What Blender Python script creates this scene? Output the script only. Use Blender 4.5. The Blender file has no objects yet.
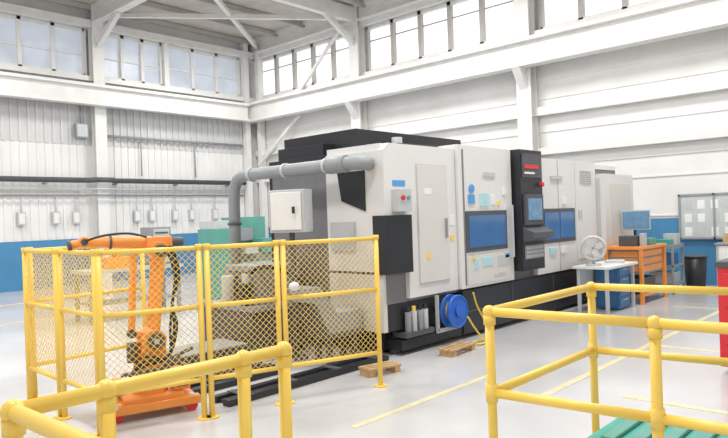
import bpy, bmesh, math, random
from mathutils import Vector, Matrix
random.seed(3)
scene=bpy.context.scene
try:
    scene.view_settings.view_transform='Standard'
    scene.view_settings.look='None'
except Exception as e: print(e)

# ---------------- materials ----------------
def mat(name,col,rough=0.5,metal=0.0,var=0.04,scale=6.0,bump=0.0,emit=None,estr=0.0):
    m=bpy.data.materials.new(name); m.use_nodes=True
    nt=m.node_tree; b=nt.nodes['Principled BSDF']
    b.inputs['Roughness'].default_value=rough; b.inputs['Metallic'].default_value=metal
    tc=nt.nodes.new('ShaderNodeTexCoord'); n=nt.nodes.new('ShaderNodeTexNoise')
    n.inputs['Scale'].default_value=scale; n.inputs['Detail'].default_value=5
    nt.links.new(tc.outputs['Object'],n.inputs['Vector'])
    r=nt.nodes.new('ShaderNodeValToRGB')
    r.color_ramp.elements[0].position=0.3; r.color_ramp.elements[1].position=0.7
    c=Vector(col)
    r.color_ramp.elements[0].color=tuple(max(0,x*(1-var)) for x in c)+(1,)
    r.color_ramp.elements[1].color=tuple(min(1,x*(1+var)) for x in c)+(1,)
    nt.links.new(n.outputs['Fac'],r.inputs['Fac']); nt.links.new(r.outputs['Color'],b.inputs['Base Color'])
    if bump>0:
        bp=nt.nodes.new('ShaderNodeBump'); bp.inputs['Strength'].default_value=bump; bp.inputs['Distance'].default_value=0.02
        nt.links.new(n.outputs['Fac'],bp.inputs['Height']); nt.links.new(bp.outputs['Normal'],b.inputs['Normal'])
    if emit:
        b.inputs['Emission Color'].default_value=tuple(emit)+(1,); b.inputs['Emission Strength'].default_value=estr
    return m
WALL=mat('wall_white_paint',(0.80,0.79,0.775),0.6,0,0.05,1.2)
WALLG=mat('wall_grey_cladding',(0.62,0.62,0.615),0.6,0,0.08,1.5)
BLUE=mat('dado_blue_paint',(0.07,0.25,0.46),0.5,0,0.06,2)
STEELW=mat('white_painted_steel',(0.79,0.78,0.76),0.45,0,0.05,3)
CEIL=mat('ceiling_sheet',(0.58,0.545,0.495),0.7,0,0.1,2)
PURL=mat('purlin_grey',(0.46,0.44,0.41),0.6,0,0.06,2)
FLOOR=mat('floor_epoxy',(0.61,0.61,0.62),0.2,0,0.10,0.9)
YEL=mat('yellow_powdercoat',(0.95,0.65,0.12),0.35,0,0.03,5)
YELM=mat('yellow_wire',(0.93,0.66,0.16),0.45,0,0.03,5)
ORG=mat('orange_paint',(0.92,0.34,0.07),0.4,0,0.06,6)
MW=mat('machine_white',(0.77,0.76,0.74),0.35,0,0.02,2)
MB=mat('machine_beige',(0.71,0.69,0.645),0.4,0,0.02,2)
BLK=mat('machine_black',(0.022,0.023,0.027),0.4,0,0.1,4)
DG=mat('dark_grey_metal',(0.09,0.095,0.105),0.5,0.0,0.1,5)
GR=mat('mid_grey_metal',(0.30,0.32,0.335),0.5,0.0,0.06,5)
LG=mat('light_grey',(0.55,0.57,0.58),0.45,0,0.04,5)
SEAM=mat('seam_grey',(0.2,0.2,0.21),0.6)
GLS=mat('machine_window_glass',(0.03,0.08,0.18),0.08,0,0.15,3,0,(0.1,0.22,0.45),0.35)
SCR=mat('screen',(0.08,0.16,0.26),0.15,0,0.3,9,0,(0.2,0.4,0.6),0.3)
RED=mat('red_paint',(0.72,0.03,0.04),0.35,0,0.05,5)
REEL=mat('reel_blue',(0.02,0.14,0.62),0.35,0,0.05,5)
LBL=mat('label_blue',(0.1,0.35,0.7),0.5)
CYA=mat('label_cyan',(0.45,0.72,0.78),0.5)
WOOD=mat('pallet_wood',(0.55,0.36,0.18),0.7,0,0.2,9)
HOSE=mat('hose_yellow',(0.85,0.62,0.08),0.4)
TEAL=mat('teal_paint',(0.06,0.42,0.36),0.4,0,0.06,5)
GRN=mat('green_machine',(0.12,0.36,0.30),0.45,0,0.06,5)
DBL=mat('drawer_blue',(0.05,0.17,0.36),0.4,0,0.05,5)
BOARD=mat('board_grey',(0.55,0.59,0.58),0.5,0,0.05,8)
PAPER=mat('paper',(0.84,0.84,0.82),0.6)
LINE=mat('floor_line_yellow',(0.74,0.68,0.46),0.4,0,0.12,8)
LINEO=mat('floor_line_orange',(0.85,0.5,0.32),0.5,0,0.1,8)
WINR=mat('window_sky_glow_bright',(0.75,0.78,0.8),0.4,0,0.12,1.6,0,(0.97,0.985,1),0.75)  # pane emission stands in for the overexposed sky outside
WINL=mat('window_sky_glow_dull',(0.40,0.44,0.50),0.3,0,0.35,0.8,0,(0.66,0.70,0.78),0.42)  # weaker pane emission stands in for the duller daylight on this side

# ---------------- mesh builder ----------------
class MB_:
    def __init__(s): s.bm=bmesh.new(); s.mats=[]
    def mi(s,m):
        if m not in s.mats: s.mats.append(m)
        return s.mats.index(m)
    def obox(s,c,size,m,rot=None):
        k=s.mi(m); c=Vector(c); hx,hy,hz=[v/2 for v in size]
        R=rot if rot else Matrix.Identity(3)
        vs=[s.bm.verts.new(c+R@Vector((a*hx,b*hy,d*hz))) for a in(-1,1) for b in(-1,1) for d in(-1,1)]
        for f in((0,1,3,2),(4,6,7,5),(0,4,5,1),(2,3,7,6),(0,2,6,4),(1,5,7,3)):
            fc=s.bm.faces.new([vs[i] for i in f]); fc.material_index=k
    def box(s,x0,x1,y0,y1,z0,z1,m):
        s.obox(((x0+x1)/2,(y0+y1)/2,(z0+z1)/2),(abs(x1-x0),abs(y1-y0),abs(z1-z0)),m)
    def beam(s,p0,p1,w,h,m):
        p0=Vector(p0);p1=Vector(p1);d=p1-p0;L=d.length;x=d.normalized()
        up=Vector((0,0,1)) if abs(x.z)<0.95 else Vector((0,1,0))
        y=up.cross(x).normalized(); z=x.cross(y)
        R=Matrix((x,y,z)).transposed()
        s.obox((p0+p1)/2,(L,w,h),m,R)
    def prism(s,pts,axis,a0,a1,m):
        k=s.mi(m)
        def mk(p,a):
            if axis=='x': return (a,p[0],p[1])
            if axis=='y': return (p[0],a,p[1])
            return (p[0],p[1],a)
        A=[s.bm.verts.new(mk(p,a0)) for p in pts]; B=[s.bm.verts.new(mk(p,a1)) for p in pts]
        n=len(pts)
        fs=[s.bm.faces.new(A),s.bm.faces.new(B[::-1])]
        for i in range(n): fs.append(s.bm.faces.new([A[i],B[i],B[(i+1)%n],A[(i+1)%n]]))
        for f in fs: f.material_index=k
    def cyl(s,p0,p1,r,m,seg=14,r2=None,caps=True):
        k=s.mi(m); p0=Vector(p0);p1=Vector(p1);x=(p1-p0).normalized()
        up=Vector((0,0,1)) if abs(x.z)<0.9 else Vector((1,0,0))
        a=up.cross(x).normalized(); b=x.cross(a); r2=r if r2 is None else r2
        A=[];B=[]
        for i in range(seg):
            t=2*math.pi*i/seg; o=a*math.cos(t)+b*math.sin(t)
            A.append(s.bm.verts.new(p0+o*r)); B.append(s.bm.verts.new(p1+o*r2))
        for i in range(seg):
            f=s.bm.faces.new([A[i],A[(i+1)%seg],B[(i+1)%seg],B[i]]); f.material_index=k; f.smooth=seg>6
        if caps:
            f=s.bm.faces.new(A[::-1]); f.material_index=k
            f=s.bm.faces.new(B); f.material_index=k
    def tube(s,pts,r,m,seg=10):
        k=s.mi(m); pts=[Vector(p) for p in pts]; rings=[]; a=None
        for i,p in enumerate(pts):
            d=(pts[min(i+1,len(pts)-1)]-pts[max(i-1,0)]).normalized()
            if a is None:
                up=Vector((0,0,1)) if abs(d.z)<0.9 else Vector((1,0,0)); a=up.cross(d).normalized()
            else: a=(a-d*a.dot(d)).normalized()
            b=d.cross(a)
            rings.append([s.bm.verts.new(p+(a*math.cos(2*math.pi*j/seg)+b*math.sin(2*math.pi*j/seg))*r) for j in range(seg)])
        for A,B in zip(rings,rings[1:]):
            for j in range(seg):
                f=s.bm.faces.new([A[j],A[(j+1)%seg],B[(j+1)%seg],B[j]]); f.material_index=k; f.smooth=True
        for R_,rev in((rings[0],True),(rings[-1],False)):
            f=s.bm.faces.new(R_[::-1] if rev else R_); f.material_index=k
    def sph(s,c,r,m,sc=(1,1,1)):
        k=s.mi(m); before=set(s.bm.faces)
        bmesh.ops.create_uvsphere(s.bm,u_segments=14,v_segments=9,radius=r,matrix=Matrix.Translation(c)@Matrix.Diagonal((*sc,1)))
        for f in s.bm.faces:
            if f not in before: f.material_index=k; f.smooth=True
    def ring(s,c,axis,R,r,m,seg=24,ts=8):
        c=Vector(c); ax=Vector(axis).normalized(); up=Vector((0,0,1)) if abs(ax.z)<0.9 else Vector((1,0,0))
        a=up.cross(ax).normalized(); b=ax.cross(a)
        s.tube([c+(a*math.cos(2*math.pi*i/seg)+b*math.sin(2*math.pi*i/seg))*R for i in range(seg+1)],r,m,ts)
    def build(s,name,bevel=0.0):
        bmesh.ops.recalc_face_normals(s.bm,faces=s.bm.faces)
        vs=[v.co for v in s.bm.verts]
        o=Vector(((min(v.x for v in vs)+max(v.x for v in vs))/2,(min(v.y for v in vs)+max(v.y for v in vs))/2,min(v.z for v in vs)))
        bmesh.ops.translate(s.bm,verts=s.bm.verts,vec=-o)
        me=bpy.data.meshes.new(name); s.bm.to_mesh(me); s.bm.free()
        for m in s.mats: me.materials.append(m)
        ob=bpy.data.objects.new(name,me); ob.location=o; scene.collection.objects.link(ob)
        if bevel>0:
            bv=ob.modifiers.new('bevel','BEVEL'); bv.width=bevel; bv.segments=2; bv.limit_method='ANGLE'; bv.angle_limit=math.radians(50)
        return ob
def smooth(P,n=6):
    P=[Vector(p) for p in P]; out=[]
    for i in range(len(P)-1):
        a=P[max(i-1,0)];b=P[i];c=P[i+1];d=P[min(i+2,len(P)-1)]
        for k in range(n):
            t=k/n; out.append(.5*((2*b)+(c-a)*t+(2*a-5*b+4*c-d)*t*t+(3*b-a-3*c+d)*t**3))
    out.append(P[-1]); return out

XW,YW=14.5,18.5
H=8.05; S0,S1=6.0,7.4
X0,Y0=-4.0,-6.0
# ---------------- shell ----------------
m=MB_(); m.box(X0,XW+.3,Y0,YW+.3,-.2,0,FLOOR); m.build('floor')
m=MB_(); m.box(X0,XW+.3,Y0,YW+.3,H,H+.15,CEIL)
m.build('ceiling')
m=MB_()
m.box(X0,XW+.3,YW,YW+.3,0,1.32,BLUE)
m.box(X0,XW+.3,YW,YW+.3,1.32,4.0,WALL)
m.box(X0,XW+.3,YW,YW+.3,4.0,S0,WALLG)
m.box(X0,XW+.3,YW,YW+.3,S1,H,WALL)
m.box(X0,XW+.3,YW+.28,YW+.3,S0,S1,WALLG)
x=X0+.1
while x<XW-.1:
    m.box(x,x+.06,YW-.03,YW,1.36,3.98,WALL); m.box(x,x+.07,YW-.04,YW,4.02,S0-.05,WALLG); x+=.22
m.build('wall_north')
m=MB_()
m.box(XW,XW+.3,Y0,YW,0,1.4,BLUE); m.box(XW,XW+.3,Y0,YW,1.4,S0,WALL)
m.box(XW,XW+.3,Y0,YW,S1,H,WALL); m.box(XW+.28,XW+.3,Y0,YW,S0,S1,WALL)
for z in (1.45,2.3,2.75,3.55,4.35,4.8): m.box(XW-.025,XW,Y0,YW,z,z+.03,WALL)
m.build('wall_east')
def winx(name,a,b,n):
    m=MB_()
    m.box(a,b,YW+.10,YW+.13,S0,S1,WINL)
    m.box(a,b,YW-.02,YW+.14,S0,S0+.09,STEELW); m.box(a,b,YW-.02,YW+.14,S1-.09,S1,STEELW)
    for i in range(n+1):
        x=a+(b-a)*i/n; m.box(x-.05,x+.05,YW-.02,YW+.14,S0,S1,STEELW)
    m.box(a,b,YW+.05,YW+.10,S0+.62,S0+.66,STEELW)
    m.build(name)
def winy(name,a,b,n):
    m=MB_()
    m.box(XW+.10,XW+.13,a,b,S0,S1,WINR)
    m.box(XW-.02,XW+.14,a,b,S0,S0+.1,STEELW); m.box(XW-.02,XW+.14,a,b,S1-.1,S1,STEELW)
    for i in range(n+1):
        y=a+(b-a)*i/n; m.box(XW-.02,XW+.14,y-.06,y+.06,S0,S1,PURL)
    m.box(XW+.06,XW+.10,a,b,S0+.95,S0+.98,PURL)
    m.build(name)
winx('window_1',2.9,5.6,3); winx('window_2',5.65,8.3,3); winx('window_3',8.8,10.75,3); winx('window_4',10.95,13.75,3)
winy('window_5',13.6,18.3,5); winy('window_6',8.0,13.05,5); winy('window_7',2.3,7.35,5)
for x in (2.9,8.57):
    m=MB_(); m.box(x-.17,x+.17,YW-.32,YW-.29,0,H,STEELW); m.box(x-.17,x+.17,YW-.08,YW-.05,0,H,STEELW); m.box(x-.02,x+.02,YW-.3,YW-.06,0,H,STEELW); m.build('steel_column')
m=MB_(); m.box(13.8,14.0,YW-.25,YW-.05,0,H,STEELW); m.build('steel_column')
m=MB_()
for x in (5.6,10.85): m.box(x-.08,x+.08,YW-.16,YW-.045,S0,S1,STEELW)
m.box(X0,XW-.1,YW-.2,YW-.045,S0-.14,S0,STEELW); m.box(X0,XW-.1,YW-.28,YW-.045,S1,S1+.2,STEELW)
m.build('trim_1')
for y in (2.05,7.68,13.3):
    m=MB_()
    m.box(XW-.36,XW-.33,y-.19,y+.19,0,H,STEELW); m.box(XW-.08,XW-.04,y-.19,y+.19,0,H,STEELW); m.box(XW-.34,XW-.06,y-.02,y+.02,0,H,STEELW)
    m.prism([(XW-.36,5.1),(XW-.75,5.1),(XW-.36,4.6)],'y',y-.1,y+.1,STEELW)
    m.build('steel_column')
m=MB_(); m.box(XW-.3,XW-.06,YW-.5,YW-.35,0,H,STEELW); m.build('steel_column')
m=MB_()
m.box(X0,XW-.8,YW-.62,YW-.34,5.62,5.70,STEELW); m.box(X0,XW-.8,YW-.5,YW-.46,5.16,5.62,STEELW); m.box(X0,XW-.8,YW-.62,YW-.34,5.1,5.16,STEELW)
m.build('crane_girder_north')  # crane girder along the north wall, two flanges and a web
m=MB_()
xa=XW-.72
m.box(xa,xa+.34,Y0,YW-.06,5.68,5.76,STEELW); m.box(xa+.14,xa+.19,Y0,YW-.06,5.16,5.68,STEELW); m.box(xa,xa+.34,Y0,YW-.06,5.1,5.17,STEELW)
m.build('crane_girder_east')  # crane girder along the east wall, carried on the column brackets
m=MB_()
for z,h in((3.0,.16),(3.95,.2),(S0-.16,.16),(S1,.22)): m.box(XW-.2,XW-.04,Y0,YW-.05,z,z+h,STEELW)
m.beam((XW-.3,18.1,3.6),(XW-.3,15.9,5.1),.08,.08,STEELW)
m.beam((XW-.3,15.9,5.8),(XW-.3,13.5,7.8),.09,.09,STEELW)
m.build('trim_2')
m=MB_()
for x in (2.9,8.57,XW-.25):
    m.box(x-.12,x+.12,Y0,YW-.05,H-.08,H,STEELW); m.box(x-.02,x+.02,Y0,YW-.05,H-.45,H-.08,STEELW); m.box(x-.12,x+.12,Y0,YW-.05,H-.5,H-.45,STEELW)
y=YW-.25
while y>Y0:
    m.box(X0,XW-.05,y-.05,y+.05,H-.16,H-.02,PURL); y-=1.35
m.box(X0,XW-.05,13.2,13.4,H-.5,H-.1,STEELW)
m.beam((8.6,17.9,H-.35),(XW-.3,13.4,H-.35),.12,.12,STEELW)
m.beam((XW-.3,18.0,H-.3),(8.7,13.4,H-.3),.12,.12,STEELW)
m.beam((XW-.35,13.3,6.9),(XW-1.6,13.3,H-.4),.14,.14,STEELW)
m.beam((XW-.35,7.68,6.9),(XW-1.6,7.68,H-.4),.14,.14,STEELW)
m.beam((8.57,YW-.35,6.9),(8.57,YW-1.6,H-.5),.14,.14,STEELW)
m.build('trim_3')
m=MB_()
m.tube([(X0,YW-.22,2.98),(8.2,YW-.22,2.98),(8.3,YW-.5,2.98),(8.8,YW-.5,2.98),(8.9,YW-.22,2.98),(13.7,YW-.22,2.98)],.075,DG,12)
m.tube([(X0,YW-.15,2.55),(8.1,YW-.15,2.55),(8.2,YW-.45,2.55),(8.9,YW-.45,2.55),(9,YW-.15,2.55),(13.7,YW-.15,2.55)],.03,GR,8)
m.tube([(X0,YW-.15,2.72),(8.1,YW-.15,2.72),(8.2,YW-.45,2.72),(8.9,YW-.45,2.72),(9,YW-.15,2.72),(13.7,YW-.15,2.72)],.022,LG,8)
for x in range(-3,14,2): m.box(x-.03,x+.03,YW-.3,YW-.045,2.85,2.9,GR)
m.build('wall_pipe')
for x in (6.3,7.2,7.75,9.6,10.1,10.9,11.5,12.4):
    m=MB_(); m.box(x,x+.2,YW-.14,YW-.045,1.75,2.1,LG); m.box(x+.03,x+.17,YW-.15,YW-.14,1.79,2.06,WALL); m.cyl((x+.1,YW-.1,2.1),(x+.1,YW-.1,2.5),.015,LG,8); m.build('wall_switch_box')
m=MB_(); m.box(7.9,8.25,YW-.2,YW-.045,4.2,4.6,GR); m.box(7.93,8.22,YW-.21,YW-.2,4.23,4.57,LG); m.cyl((8.07,YW-.12,4.6),(8.07,YW-.12,5.1),.02,GR,8); m.build('wall_junction_box')
m=MB_(); m.tube([(8.8,YW-.12,4.3),(13.7,YW-.12,4.3)],.04,GR,8)
for x in (9.9,11.8): m.tube([(x,YW-.1,4.3),(x,YW-.1,3.15)],.02,GR,8)
m.build('wall_conduit')

# ---------------- floor markings ----------------
m=MB_()
m.box(5.0,14.0,2.72,2.80,0,.004,LINE); m.box(7.9,7.98,-2,2.72,0,.004,LINE); m.box(5.6,5.68,-2,2.2,0,.004,LINE); m.box(3.6,5.6,3.5,3.57,0,.004,LINE)
m.box(11.2,11.28,.5,3.5,0,.004,LINE)
m.build('floor_marking_yellow')
m=MB_(); m.box(X0,8,15.2,15.35,0,.004,LINEO); m.box(X0,6,12.2,12.3,0,.004,LINEO); m.build('floor_marking_orange')

# ---------------- CNC machine ----------------
F=4.83
m=MB_()
m.box(5.63,12.5,F+.06,6.9,.62,2.38,SEAM)
m.box(5.75,12.5,F+.25,6.85,.05,.62,BLK)
m.box(7.05,11.3,F-.02,F+.26,.06,.63,BLK)
m.box(7.05,11.3,F-.03,F-.02,.34,.355,DG)
for x in (8.3,9.6,10.5): m.box(x,x+.012,F-.03,F-.02,.08,.62,DG)
for x in (5.9,7.2,8.6,10,11.1): m.cyl((x,F+.2,0),(x,F+.2,.06),.07,DG)
m.prism([(5.57,1.02),(5.98,1.02),(5.98,.66),(6.99,.66),(6.99,2.50),(5.67,2.50),(5.57,2.42)],'y',F,F+.07,MW)
m.box(6.165,6.795,F-.008,F,.805,2.275,LG); m.box(6.18,6.78,F-.018,F,.82,2.26,MB); m.box(6.71,6.735,F-.05,F-.016,1.35,1.6,GR)
m.box(5.62,6.99,F+.07,5.75,2.38,2.50,MW)
m.prism([(F+.07,1.0),(5.78,1.0),(5.78,2.42),(F+.07,2.42)],'x',5.57,5.64,MW)
m.prism([(F+.07,2.42),(5.78,2.42),(5.78,2.5),(F+.07,2.5)],'x',5.60,5.68,MW)
m.prism([(5.12,1.72),(5.5,1.85),(5.56,2.2),(5.12,2.2)],'x',5.545,5.57,BLK)
m.box(5.57,5.64,F+.07,5.78,.3,.97,MB); m.box(5.64,6.0,F+.07,F+.12,.3,.62,BLK)
m.box(5.535,5.57,5.3,5.7,1.25,1.6,LG)
m.box(5.56,6.0,F-.05,F-.002,.98,1.66,BLK); m.box(5.53,5.57,F-.05,F+.16,.98,1.66,BLK)
m.box(5.7,5.95,F-.1,F-.002,1.70,1.96,LG); m.cyl((5.78,F-.12,1.86),(5.78,F-.1,1.86),.03,RED); m.cyl((5.88,F-.12,1.86),(5.88,F-.1,1.86),.025,GRN)
for i,x in enumerate((5.95,6.06,6.18,6.28)):
    m.cyl((x,F+.02,.26),(x,F+.02,.5),.04,LG if i%2 else GR); m.cyl((x,F+.02,.5),(x,F+.02,.56),.025,YEL if i==1 else BLK); 
m.box(5.85,6.4,F-.03,F+.22,.2,.26,DG); m.box(5.85,7.05,F+.18,F+.24,.08,.62,DG)
m.box(5.8,7.05,F+.0,F+.25,.06,.18,BLK)
m.box(7.01,8.36,F-.04,F+.05,.66,2.56,MW); m.box(7.01,8.36,F+.05,6.0,2.38,2.56,MW)
m.box(7.10,7.13,F-.048,F-.04,.7,2.5,SEAM)
m.box(7.14,8.18,F-.055,F-.04,1.13,1.68,DG); m.box(7.2,8.12,F-.065,F-.05,1.19,1.62,GLS)
m.box(8.22,8.26,F-.12,F-.04,1.0,1.75,LG)
m.box(7.16,8.3,F-.05,F-.04,.70,1.08,MB)
m.box(9.1,10.5,F-.03,F+.05,.66,2.48,MW); m.box(9.1,12.5,F+.05,6.3,2.38,2.46,MW)
m.box(9.28,10.44,F-.045,F-.03,1.13,1.68,DG); m.box(9.34,9.84,F-.055,F-.04,1.19,1.62,GLS); m.box(9.88,10.38,F-.055,F-.04,1.19,1.62,GLS)
m.box(9.86,9.87,F-.034,F-.03,.66,2.48,SEAM)
m.box(10.52,11.35,F-.03,F+.05,.66,2.48,MW); m.box(10.6,11.25,F-.04,F-.03,.8,2.0,MW)
for i in range(7): m.box(10.7,11.15,F-.045,F-.03,2.1+i*.035,2.115+i*.035,LG)
m.box(11.38,12.75,F-.18,6.3,.1,2.28,MW); m.box(11.36,11.38,F-.1,6.0,.1,2.2,LG); m.box(11.6,12.6,F-.19,F-.18,.3,2.1,MB)
m.box(8.42,9.08,F-.16,F+.1,.78,2.56,BLK); m.box(8.46,9.04,F-.18,F-.16,2.15,2.5,DG)
m.box(8.5,8.92,F-.19,F-.18,2.28,2.34,RED); m.box(8.5,8.8,F-.19,F-.18,2.2,2.23,PAPER)
m.box(8.48,9.02,F-.2,F-.16,1.45,1.9,DG); m.box(8.54,8.96,F-.21,F-.2,1.52,1.84,SCR)
m.prism([(F-.34,1.34),(F-.16,1.42),(F-.16,1.2),(F-.34,1.26)],'x',8.44,9.06,DG)
m.box(8.48,9.02,F-.18,F-.16,.95,1.15,GR)
for i in range(8):
    for j in range(3): m.box(8.5+i*.065,8.54+i*.065,F-.19,F-.18,.97+j*.06,1.01+j*.06,LG)
m.cyl((8.98,F-.23,2.05),(8.98,F-.18,2.05),.035,RED)
for (x,z,w,h,c) in((7.22,1.78,.14,.12,LBL),(7.5,1.74,.07,.18,CYA),(7.62,1.74,.1,.18,CYA),(7.8,1.76,.08,.14,PAPER),(7.3,.9,.1,.14,CYA),(7.5,.92,.25,.12,CYA),(7.9,.9,.3,.14,LG),(8.1,1.9,.08,.1,PAPER),(9.5,.95,.2,.1,CYA),(10.0,1.75,.12,.12,PAPER),(7.6,2.15,.3,.06,LG),(9.6,2.15,.4,.06,LG),(7.95,1.75,.06,.06,YEL),(7.26,1.02,.06,.06,YEL),(9.2,1.75,.06,.06,YEL),(8.1,1.0,.12,.06,LBL),(10.6,1.5,.1,.14,LG),(9.9,.95,.14,.1,PAPER),(7.8,.76,.3,.05,LG)):
    m.box(x,x+w,F-.058,F-.03,z,z+h,c)
m.box(5.72,5.95,F-.006,F+.01,2.0,2.07,LBL); m.box(6.84,6.94,F-.006,F+.01,1.5,1.64,PAPER); m.box(6.84,6.92,F-.006,F+.01,1.3,1.38,YEL)
m.box(6.3,6.45,F-.022,F-.016,1.9,1.98,PAPER); m.box(6.3,6.38,F-.022,F-.016,1.1,1.18,YEL)
m.cyl((7.3,F-.06,1.98),(7.3,F-.04,1.98),.06,LBL)
m.box(5.66,6.0,5.82,7.0,.5,2.45,BLK); m.box(5.95,8.3,5.6,7.0,2.46,2.78,BLK); m.box(5.75,6.1,6.0,6.9,2.4,2.62,BLK)
m.box(6.2,7.4,5.1,5.58,2.50,2.56,DG); m.cyl((6.4,5.3,2.5),(6.4,5.3,2.66),.07,LG)
m.box(8.6,10.6,5.7,6.9,2.47,2.6,DG)
cnc=m.build('cnc_turning_center',.008)

m=MB_()
m.tube([(5.56,5.05,2.27),(5.45,4.98,2.27),(5.34,5.02,2.27),(5.3,5.15,2.27),(5.3,5.3,2.27),(5.3,7.1,2.27),(5.3,7.24,2.22),(5.3,7.32,2.1),(5.3,7.34,1.9),(5.3,7.34,.9)],.08,GR,16)
for y in (5.45,6.2,6.9): m.cyl((5.3,y,2.27),(5.3,y+.04,2.27),.095,LG,16)
m.cyl((5.3,5.15,2.27),(5.3,5.42,2.27),.1,GR,16)
m.cyl((5.3,7.34,1.6),(5.3,7.34,1.64),.1,DG,16); m.cyl((5.3,7.34,.55),(5.3,7.34,.95),.16,GR,16)
m.box(5.1,5.5,7.16,7.54,0,.55,DG)
m.build('extraction_duct')
m=MB_()
RB=Matrix.Rotation(math.radians(20),3,'Z')
m.obox((4.98,5.78,1.75),(.22,.46,.5),LG,RB)
m.obox((4.865,5.737,1.75),(.012,.4,.44),PAPER,RB)
m.obox((4.86,5.60,1.76),(.03,.03,.08),BLK,RB)
m.cyl((5.0,5.8,.0),(5.0,5.8,1.5),.035,DG); m.cyl((5.0,5.8,0),(5.0,5.8,.03),.14,DG)
m.build('electrical_cabinet',.006)
m=MB_()
m.box(4.6,5.5,6.1,7.1,.08,.62,DG); m.box(4.8,5.45,6.2,6.9,.62,1.1,GR); m.box(4.58,5.5,6.05,7.12,.58,.64,GR)
for i in range(7): m.box(4.785,4.8,6.3,6.8,.68+i*.055,.70+i*.055,DG)
m.prism([(5.5,.35),(5.5,.58),(5.1,.58),(4.85,.9),(4.66,.9),(4.66,.74),(4.75,.72),(4.95,.35)],'y',5.18,5.46,GR)
m.prism([(5.5,.30),(5.5,.35),(4.95,.35),(4.75,.72),(4.71,.70),(4.92,.30)],'y',5.15,5.49,DG)
for x in (5.0,5.4): m.box(x-.03,x+.03,5.2,5.26,0,.3,DG); m.box(x-.03,x+.03,5.38,5.44,0,.3,DG)
m.cyl((4.68,6.3,.64),(4.68,6.3,.9),.07,BLK,16); m.cyl((4.68,6.3,.9),(4.68,6.3,1.02),.05,LG,16)
m.cyl((4.7,6.7,.64),(4.7,6.7,.98),.08,LG,16)
m.tube(smooth([(4.68,6.3,1.0),(4.8,6.1,1.1),(5.05,5.9,1.0),(5.2,5.7,.7),(5.3,5.6,.4)]),.025,BLK,8)
for x in (4.7,5.4):
    for y in (6.2,7.0): m.cyl((x,y,0),(x,y,.09),.05,BLK)
m.build('chip_conveyor',.006)
m=MB_()
m.box(3.34,5.52,4.80,4.90,0,.06,BLK); m.box(3.34,5.52,5.0,5.08,0,.06,BLK); m.box(3.38,5.48,4.9,5.0,0,.03,DG)
for x in (3.5,4.1,4.7,5.3): m.box(x,x+.08,4.82,5.06,.06,.072,DG)
m.build('transfer_rails')
m=MB_()
m.box(3.34,4.5,5.38,5.48,0,.06,BLK); m.box(3.34,4.5,5.58,5.68,0,.06,BLK); m.box(3.38,4.46,5.48,5.58,0,.03,DG); m.box(3.34,4.5,5.8,6.3,0,.12,DG); m.box(3.6,4.5,6.0,6.6,.12,.24,DG); m.box(3.62,4.48,6.02,6.58,.24,.25,GR)
m.build('step_platform')
m=MB_()
cx,cz=6.72,.42
m.cyl((cx,F-.17,cz),(cx,F-.14,cz),.21,REEL,28); m.cyl((cx,F-.06,cz),(cx,F-.03,cz),.21,REEL,28); m.cyl((cx,F-.14,cz),(cx,F-.06,cz),.13,HOSE,20)
m.cyl((cx,F-.2,cz),(cx,F-.17,cz),.07,REEL,16); m.ring((cx,F-.17,cz),(0,1,0),.2,.012,REEL,28)
m.beam((cx-.24,F-.02,cz-.22),(cx-.24,F-.02,cz+.22),.03,.04,LG); m.box(cx-.26,cx+.24,F-.04,F-.01,cz-.25,cz-.2,LG)
m.cyl((cx,F-.03,cz),(cx,F+.17,cz),.04,BLK)
m.build('hose_reel')
m=MB_()
pts=[(cx+.12,F-.23,.34),(cx+.22,F-.25,.2),(cx+.3,F-.32,.05),(cx+.25,F-.4,.02),(cx+.1,F-.42,.02),(cx+.05,F-.32,.02),(cx+.2,F-.28,.02),(cx+.5,F-.3,.02),(cx+.62,F-.2,.15),(cx+.55,F-.1,.4),(cx+.5,F-.07,.6)]
m.tube(smooth(pts),.012,HOSE,8)
m.build('air_hose')
def pallet(name,x,y,a,L=.55,W=.3):
    m=MB_(); R=Matrix.Rotation(math.radians(a),3,'Z')
    for i in range(3): m.obox(Vector((x,y,.075))+R@Vector((0,(i-1)*W*.38,0)),(L,W*.28,.022),WOOD,R)
    for i in (-1,1): m.obox(Vector((x,y,.032))+R@Vector((i*L*.38,0,0)),(.07,W,.064),WOOD,R)
    m.build(name,.003)
pallet('wooden_pallet',6.33,4.42,4,.55,.2)
pallet('wooden_pallet',5.05,4.52,-12,.42,.2)

# ---------------- fence ----------------
def fence(name,P,Q,ztop=1.46,zbot=.33,latch=False):
    m=MB_(); P=Vector((*P,0));Q=Vector((*Q,0)); d=(Q-P); L=d.length; d.normalize(); r=.024
    for X in (P,Q):
        m.cyl(X,X+Vector((0,0,ztop)),r,YEL,12); m.cyl(X,X+Vector((0,0,.012)),.06,YEL,14)
        m.cyl(X+Vector((0,0,ztop-.03)),X+Vector((0,0,ztop+.012)),r+.006,YEL,12)
    for z in (zbot,(zbot+ztop)/2+.05,ztop-.02): m.cyl(P+Vector((0,0,z)),Q+Vector((0,0,z)),r*.85,YEL,10)
    hgt=ztop-.02-zbot
    k=-hgt
    while k<L:
        u0=max(k,0); v0=u0-k; u1=min(k+hgt,L); v1=u1-k
        if u1>u0+.01:
            m.cyl(P+d*u0+Vector((0,0,zbot+v0)),P+d*u1+Vector((0,0,zbot+v1)),.0025,YELM,4,None,False)
            m.cyl(P+d*u0+Vector((0,0,zbot+hgt-v0)),P+d*u1+Vector((0,0,zbot+hgt-v1)),.0025,YELM,4,None,False)
        k+=.056
    if latch: 
        c=P+d*.06+Vector((0,0,1.05)); m.sph(c+Vector((0,-.05,0)),.05,PAPER,(1.2,.6,.8))
    m.build(name)
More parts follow.
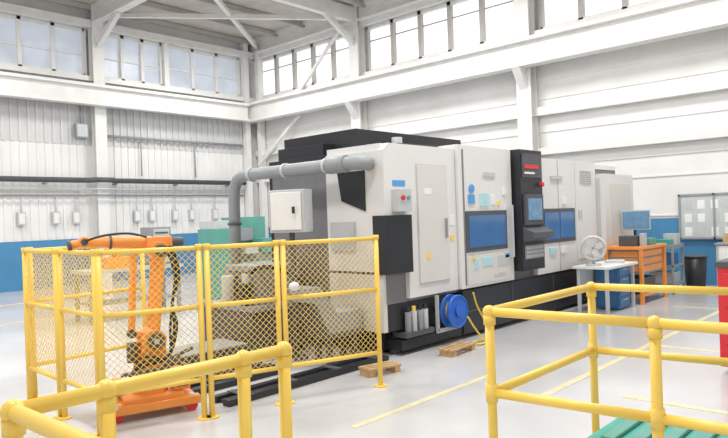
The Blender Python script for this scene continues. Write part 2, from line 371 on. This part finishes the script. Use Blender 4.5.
A=(2.29,6.54);B=(2.28,5.80);B2=(2.28,5.72);C=(2.27,4.95);D=(3.02,4.705);D2=(3.08,4.68);E=(3.68,4.49);E2=(3.74,4.47);G=(4.66,4.17)
fence('safety_fence',A,B); fence('safety_fence',B2,(2.27,5.02)); fence('safety_fence',C,D); fence('safety_fence',D2,E); fence('safety_fence',E2,G,latch=True)
fence('safety_fence',(2.36,6.6),(3.6,6.75)); 

# ---------------- handrails ----------------
m=MB_()
r=.026;z=1.1
def post(m,x,y,zt=1.1,mids=(.62,)):
    m.cyl((x,y,0),(x,y,zt),r,YEL,16); m.cyl((x,y,0),(x,y,.015),.07,YEL,16); m.cyl((x,y,zt-.07),(x,y,zt-.02),r+.008,YEL,16); m.sph((x,y,zt),.037,YEL)
    for k in mids: m.sph((x,y,k),.037,YEL); m.cyl((x,y,k-.05),(x,y,k+.05),r+.008,YEL,16)
for x in (.69,.98,1.54,1.75): post(m,x,2.11)
post(m,.72,.9)
for zz in (1.1,.62):
    m.cyl((.69,2.11,zz),(1.75,2.11,zz),r,YEL,16); m.cyl((.69,2.11,zz),(.72,.9,zz),r,YEL,16)
m.build('handrail')
m=MB_()
a=(3.08,1.93);b=(4.43,1.93)
for p in (a,b,(3.15,1.07),(3.2,.2),(4.55,1.0),(4.6,-.2)): post(m,p[0],p[1],mids=(.65,))
for zz in (1.1,.65):
    for p,q in ((a,b),(a,(3.15,1.07)),((3.15,1.07),(3.2,.2)),(b,(4.55,1.0)),((4.55,1.0),(4.6,-.2))):
        m.cyl((*p,zz),(*q,zz),r,YEL,16)
m.build('handrail')
m=MB_()
m.box(3.6,4.2,.3,1.62,.0,.28,TEAL); m.box(3.58,4.22,.28,1.64,.28,.31,TEAL)
for i in range(9): m.box(3.64,4.16,.36+i*.14,.44+i*.14,.31,.335,GRN)
m.build('hydraulic_unit',.006)

# ---------------- orange robot arm on wheeled frame ----------------
m=MB_()
ox,oy=2.86,5.3
R=Matrix.Rotation(math.radians(-18),3,'Z')
W3=lambda c: Vector((ox,oy,0))+R@Vector(c)
def o(c,s,mt): m.obox(W3(c),s,mt,R)
def oc(a,b,rr,mt,seg=18,r2=None): m.cyl(W3(a),W3(b),rr,mt,seg,r2)
def ob(a,b,w,h,mt): m.beam(W3(a),W3(b),w,h,mt)
for y in (-.2,.2): o((0,y,.10),(.76,.1,.07),ORG)
for x in (-.3,.3): o((x,0,.11),(.1,.46,.06),ORG)
o((0,0,.15),(.5,.42,.05),ORG)
for x in (-.31,.31):
    for y in (-.2,.2): oc((x,y-.025,.05),(x,y+.025,.05),.05,RED); oc((x,y,.06),(x,y,.15),.03,LG)
oc((0,0,.17),(0,0,.36),.15,ORG,24,.12); oc((0,0,.36),(0,0,.385),.14,DG,24); oc((0,0,.385),(0,0,.45),.135,ORG,24)
for y in (-.12,.10): o((.02,y,.55),(.2,.04,.24),ORG)
oc((.03,-.15,.64),(.03,.14,.64),.095,ORG,24); oc((.03,-.19,.64),(.03,-.15,.64),.07,DG,20); oc((.03,-.205,.64),(.03,-.19,.64),.025,LG,12)
oc((-.14,0,.45),(-.14,0,.62),.05,DG,16)
ob((.03,-.065,.64),(.10,-.065,1.38),.045,.14,ORG); ob((.03,.055,.64),(.10,.055,1.38),.045,.12,ORG)
o((.05,-.005,.88),(.1,.1,.06),ORG); o((.08,-.005,1.14),(.1,.1,.06),ORG)
ob((-.14,.02,.70),(-.10,.02,1.40),.045,.055,ORG); ob((-.14,.02,.70),(.03,.02,.64),.04,.06,ORG)
oc((-.14,-.02,.70),(-.14,.05,.70),.04,DG,14)
oc((.10,-.13,1.42),(.10,.12,1.42),.08,ORG,24); oc((.10,-.17,1.42),(.10,-.13,1.42),.055,DG,18); oc((.1,-.18,1.42),(.1,-.17,1.42),.02,LG,12)
o((.11,-.01,1.49),(.22,.14,.1),ORG); oc((.22,-.04,1.49),(.32,-.04,1.49),.04,DG,16); oc((.22,.05,1.49),(.30,.05,1.49),.03,DG,16)
oc((.05,0,1.49),(-.50,0,1.52),.058,ORG,20,.042); oc((-.30,0,1.509),(-.28,0,1.508),.06,DG,20); oc((-.50,-.05,1.52),(-.50,.05,1.52),.046,ORG,20); oc((-.5,-.06,1.52),(-.5,-.05,1.52),.03,DG,14)
oc((-.50,0,1.52),(-.60,0,1.50),.034,ORG,16); oc((-.60,0,1.50),(-.63,0,1.495),.045,DG,16)
for k,yy in enumerate((-.15,-.17,-.16)):
    m.tube([W3(p) for p in smooth([(.2-k*.03,yy,1.46),(.25-k*.02,yy,1.2),(.18,yy,.95),(.21-k*.03,yy-.03,.75),(.12,yy-.06,.5),(-.08,yy-.04,.44+k*.04),(-.18,yy+.1,.34)])],.012,BLK,8)
m.tube([W3(p) for p in smooth([(.0,-.08,1.54),(-.15,-.09,1.58),(-.35,-.09,1.57),(-.5,-.07,1.53)])],.010,BLK,8)
m.tube([W3(p) for p in smooth([(-.3,-.28,.3),(-.05,-.3,.38),(.15,-.28,.5),(.32,-.26,.56)])],.016,DG,8)
m.tube([W3(p) for p in smooth([(-.28,-.25,.4),(0,-.28,.42),(.2,-.26,.44),(.3,-.24,.36)])],.016,DG,8)
o((.25,-.05,.28),(.14,.18,.2),ORG); o((-.28,.08,.24),(.12,.14,.12),ORG); o((.25,-.146,.28),(.10,.012,.14),DG)
m.build('robot_arm',.005)

# ---------------- background left ----------------
m=MB_()
gx,gy=8.75,11.9
m.box(gx-.9,gx+.9,gy-.35,gy+.35,0,.75,GRN); m.box(gx-.9,gx-.4,gy-.35,gy+.35,.75,1.5,GRN); m.box(gx-.35,gx+.85,gy-.15,gy+.15,.75,.92,GR)
m.box(gx+.45,gx+.75,gy-.2,gy+.2,.92,1.25,GRN); m.cyl((gx-.4,gy,1.15),(gx-.2,gy,1.15),.16,GR,20); m.box(gx-.1,gx+.25,gy-.3,gy+.2,.92,1.15,LG)
m.box(gx-.88,gx-.42,gy-.3,gy+.3,1.5,1.68,LG); m.box(gx-.3,gx+.5,gy+.2,gy+.3,1.2,1.5,GR); m.box(gx-.3,gx+.9,gy+.25,gy+.32,.75,1.75,GRN)
m.build('green_lathe',.01)
m=MB_()
bx,by=5.9,11.0
m.box(bx-1.2,bx+.6,by-.35,by+.35,.85,.9,LG)
for x in (bx-1.15,bx+.5):
    for y in (by-.3,by+.25): m.box(x,x+.06,y,y+.06,0,.85,GR)
m.box(bx-1.1,bx+.5,by-.3,by+.3,.3,.33,GR)
m.build('workbench')
m=MB_(); m.box(bx+.05,bx+.45,by-.2,by+.2,.9,1.6,GR); m.box(bx+.09,bx+.41,by-.215,by-.2,.95,1.56,LG); m.box(bx+.12,bx+.38,by-.225,by-.215,1.48,1.51,DG); m.build('equipment_cabinet',.01)
m=MB_(); m.box(bx-.8,bx-.3,by-.2,by+.2,.9,1.1,ORG); m.cyl((bx-.5,by,1.1),(bx-.5,by,1.35),.09,ORG); m.cyl((bx-.75,by-.05,1.22),(bx-.25,by-.05,1.22),.05,ORG); m.build('bench_vise',.01)

# ---------------- right side furniture ----------------
m=MB_()
m.box(9.75,10.95,3.95,4.55,.71,.75,PAPER)
for x in (9.8,10.86):
    for y in (4.0,4.45): m.box(x,x+.05,y,y+.05,0,.71,LG)
m.box(9.85,10.4,4.48,4.5,.3,.7,LG)
m.build('desk',.004)
m=MB_(); m.box(10.36,10.84,4.06,4.44,.02,.7,DBL)
for i in range(4): m.box(10.39,10.81,4.045,4.06,.06+i*.165,.2+i*.165,DBL); m.box(10.5,10.7,4.03,4.045,.15+i*.165,.165+i*.165,LG)
m.box(10.345,10.36,4.1,4.4,.05,.66,DBL)
m.build('drawer_cabinet',.004)
m=MB_()
c=Vector((9.95,4.28,1.03)); ax=Vector((-.9,-.45,0)).normalized()
m.cyl((9.95,4.28,.75),(9.95,4.28,.78),.12,LG,20); m.cyl((9.95,4.28,.78),(9.95,4.28,.86),.02,LG)
m.cyl(c+ax*-.1,c-ax*.02,.06,LG,16)
for k in (-.05,.05): m.ring(c+ax*k,ax,.18,.008,LG,28)
for q in (.06,.1,.14): m.ring(c+ax*.06,ax,q,.004,LG,20,6)
m.ring(c,ax,.18,.022,PAPER,28)
u=Vector((0,0,1)).cross(ax).normalized(); v=ax.cross(u)
for i in range(4):
    t=i*math.pi/2+.4; d1=u*math.cos(t)+v*math.sin(t); e=u*math.cos(t+1.57)+v*math.sin(t+1.57)
    Rm=Matrix((d1,e,ax)).transposed(); m.obox(c+d1*.085+ax*.01,(.14,.09,.008),PAPER,Rm)
m.build('desk_fan')
m=MB_()
for i in range(5): m.obox((10.6+.004*i,4.2,.755+i*.009),(.2,.28,.007),PAPER,Matrix.Rotation(.08*i,3,'Z'))
m.build('paper_stack')
m=MB_()
x0,x1,y0,y1=11.15,12.35,3.95,4.6
m.box(x0-.02,x1+.02,y0-.02,y1+.02,.93,.98,ORG)
for x in (x0,x1-.06):
    for y in (y0,y1-.06): m.box(x,x+.06,y,y+.06,0,.93,ORG)
m.box(x0+.02,x1-.02,y0+.02,y1-.02,.12,.16,ORG)
m.box(x0+.07,x1-.07,y0+.05,y1-.03,.5,.93,GR)
for i in range(3): m.box(x0+.06,x0+.07,y0+.1,y1-.1,.54+i*.13,.64+i*.13,ORG); m.box(x0+.1,x1-.1,y0+.035,y0+.05,.54+i*.13,.64+i*.13,ORG)
m.box(x0+.1,x1-.3,y0+.1,y1-.1,.16,.42,DG)
m.build('tool_bench',.005)
m=MB_(); m.box(11.3,11.6,4.1,4.4,.98,1.16,DG); m.box(11.7,12.0,4.0,4.25,.98,1.1,GRN); m.box(11.4,11.55,4.0,4.08,.98,1.2,LG); m.box(11.62,11.69,4.1,4.2,.98,1.14,YEL); m.build('parts_bins',.01)
m=MB_()
m.cyl((12.15,4.42,.98),(12.15,4.42,1.0),.13,BLK,20); m.cyl((12.15,4.42,1.0),(12.15,4.42,1.3),.025,BLK)
Rq=Matrix.Rotation(math.radians(25),3,'Z')
m.obox((12.12,4.39,1.42),(.05,.5,.36),LG,Rq); m.obox((12.093,4.377,1.42),(.01,.46,.32),SCR,Rq)
m.build('computer_monitor',.004)
m=MB_()
x0,x1,y0,y1=12.75,13.4,3.95,4.5
m.box(x0,x1,y0,y1,.85,.92,GR)
for x in (x0,x1-.04):
    for y in (y0,y1-.04): m.box(x,x+.04,y,y+.04,.1,.85,GR); m.cyl((x+.02,y,.05),(x+.02,y+.04,.05),.05,BLK)
m.box(x0,x1,y0,y1,.15,.2,GR); m.box(x0,x1,y0,y1,.5,.54,GR); m.box(x0+.05,x1-.1,y0+.05,y1-.1,.2,.4,LG); m.box(x0+.05,x1-.2,y0+.05,y1-.1,.54,.75,DBL)
m.box(x0+.1,x0+.35,y0+.1,y0+.4,.92,1.02,TEAL); m.box(x0+.4,x0+.6,y0+.05,y0+.3,.92,1.12,LG)
m.build('tool_cart',.004)
m=MB_()
m.cyl((13.62,3.82,0),(13.62,3.82,.66),.17,BLK,24,.21); m.ring((13.62,3.82,.66),(0,0,1),.21,.015,DG,28); m.cyl((13.62,3.82,.64),(13.62,3.82,.67),.19,DG,24)
m.build('waste_bin')
m=MB_()
m.box(XW-.06,XW-.03,3.0,4.3,.95,1.85,BOARD)
for a_,b_,c_,d_ in((2.96,4.34,.95,.99),(2.96,4.34,1.85,1.89)): m.box(XW-.08,XW-.03,a_,b_,c_,d_,GR)
for y in (2.96,3.64,4.3): m.box(XW-.08,XW-.03,y,y+.04,.95,1.89,GR)
for i in range(5):
    for j in range(3): m.box(XW-.065,XW-.06,3.08+i*.25,3.22+i*.25,1.02+j*.28,1.2+j*.28,PAPER if (i+j)%3 else LG)
m.build('notice_board')
m=MB_(); m.box(13.85,14.42,2.7,3.5,.03,.87,LG); m.box(13.83,13.85,2.75,3.08,.1,.85,PAPER); m.box(13.83,13.85,3.12,3.45,.1,.85,PAPER); m.box(13.8,14.42,2.68,3.52,.87,.9,GR); m.box(13.81,13.83,3.04,3.06,.45,.55,DG)
for x in (13.9,14.35):
    for y in (2.75,3.42): m.cyl((x,y,0),(x,y,.04),.03,BLK,10)
m.build('storage_cabinet',.004)
m=MB_(); m.box(13.95,14.2,3.1,3.4,.9,1.08,WOOD); m.box(13.95,14.2,3.235,3.265,1.08,1.083,PAPER); m.box(13.945,13.95,3.15,3.3,.95,1.03,PAPER); m.build('cardboard_box',.004)
m=MB_()
m.box(6.90,7.6,1.0,1.74,.08,1.04,RED); m.box(6.88,7.62,.98,1.76,1.04,1.10,DG)
for i in range(5): m.box(6.885,6.90,1.05,1.69,.12+i*.18,.27+i*.18,RED); m.box(6.865,6.885,1.12,1.62,.23+i*.18,.25+i*.18,LG)
for x in (7.0,7.5):
    for y in (1.1,1.64): m.cyl((x,y-.02,.04),(x,y+.02,.04),.04,BLK)
m.build('red_tool_chest',.006)

# ---------------- lights ----------------
w=bpy.data.worlds.new('world'); scene.world=w; w.use_nodes=True
nt=w.node_tree; bg=nt.nodes['Background']; bg.inputs['Color'].default_value=(.985,.99,1,1); bg.inputs['Strength'].default_value=.82
def area(name,loc,sx,sy,p,rot=(0,0,0)):
    l=bpy.data.lights.new(name,'AREA'); l.shape='RECTANGLE'; l.size=sx; l.size_y=sy; l.energy=p; l.color=(1,.985,.955)
    ob=bpy.data.objects.new(name,l); ob.location=loc; ob.rotation_euler=rot; scene.collection.objects.link(ob)
for i,(x,y) in enumerate(((1,3),(6,3),(11,3),(1,9),(6,9),(11,9),(4,15),(11,15))): area('overhead_fill_light',(x,y,7.4),1.2,1.2,232)  # added overhead fill lights, out of view, no lamp fixtures modelled

# ---------------- camera ----------------
cam=bpy.data.cameras.new('camera'); co=bpy.data.objects.new('camera',cam); scene.collection.objects.link(co)
ang=math.radians(42.8); Fv=Vector((math.cos(ang),math.sin(ang),-.003)).normalized(); r0=Vector((math.sin(ang),-math.cos(ang),0)); up=r0.cross(Fv).normalized()
a=.035; Rv=(r0*math.cos(a)-up*math.sin(a)); Uv=(r0*math.sin(a)+up*math.cos(a))
M=Matrix((Rv,Uv,-Fv)).transposed().to_4x4(); M.translation=Vector((0,0,1.65)); co.matrix_world=M
cam.sensor_width=36; cam.lens=36*643/728; cam.clip_end=200
scene.camera=co
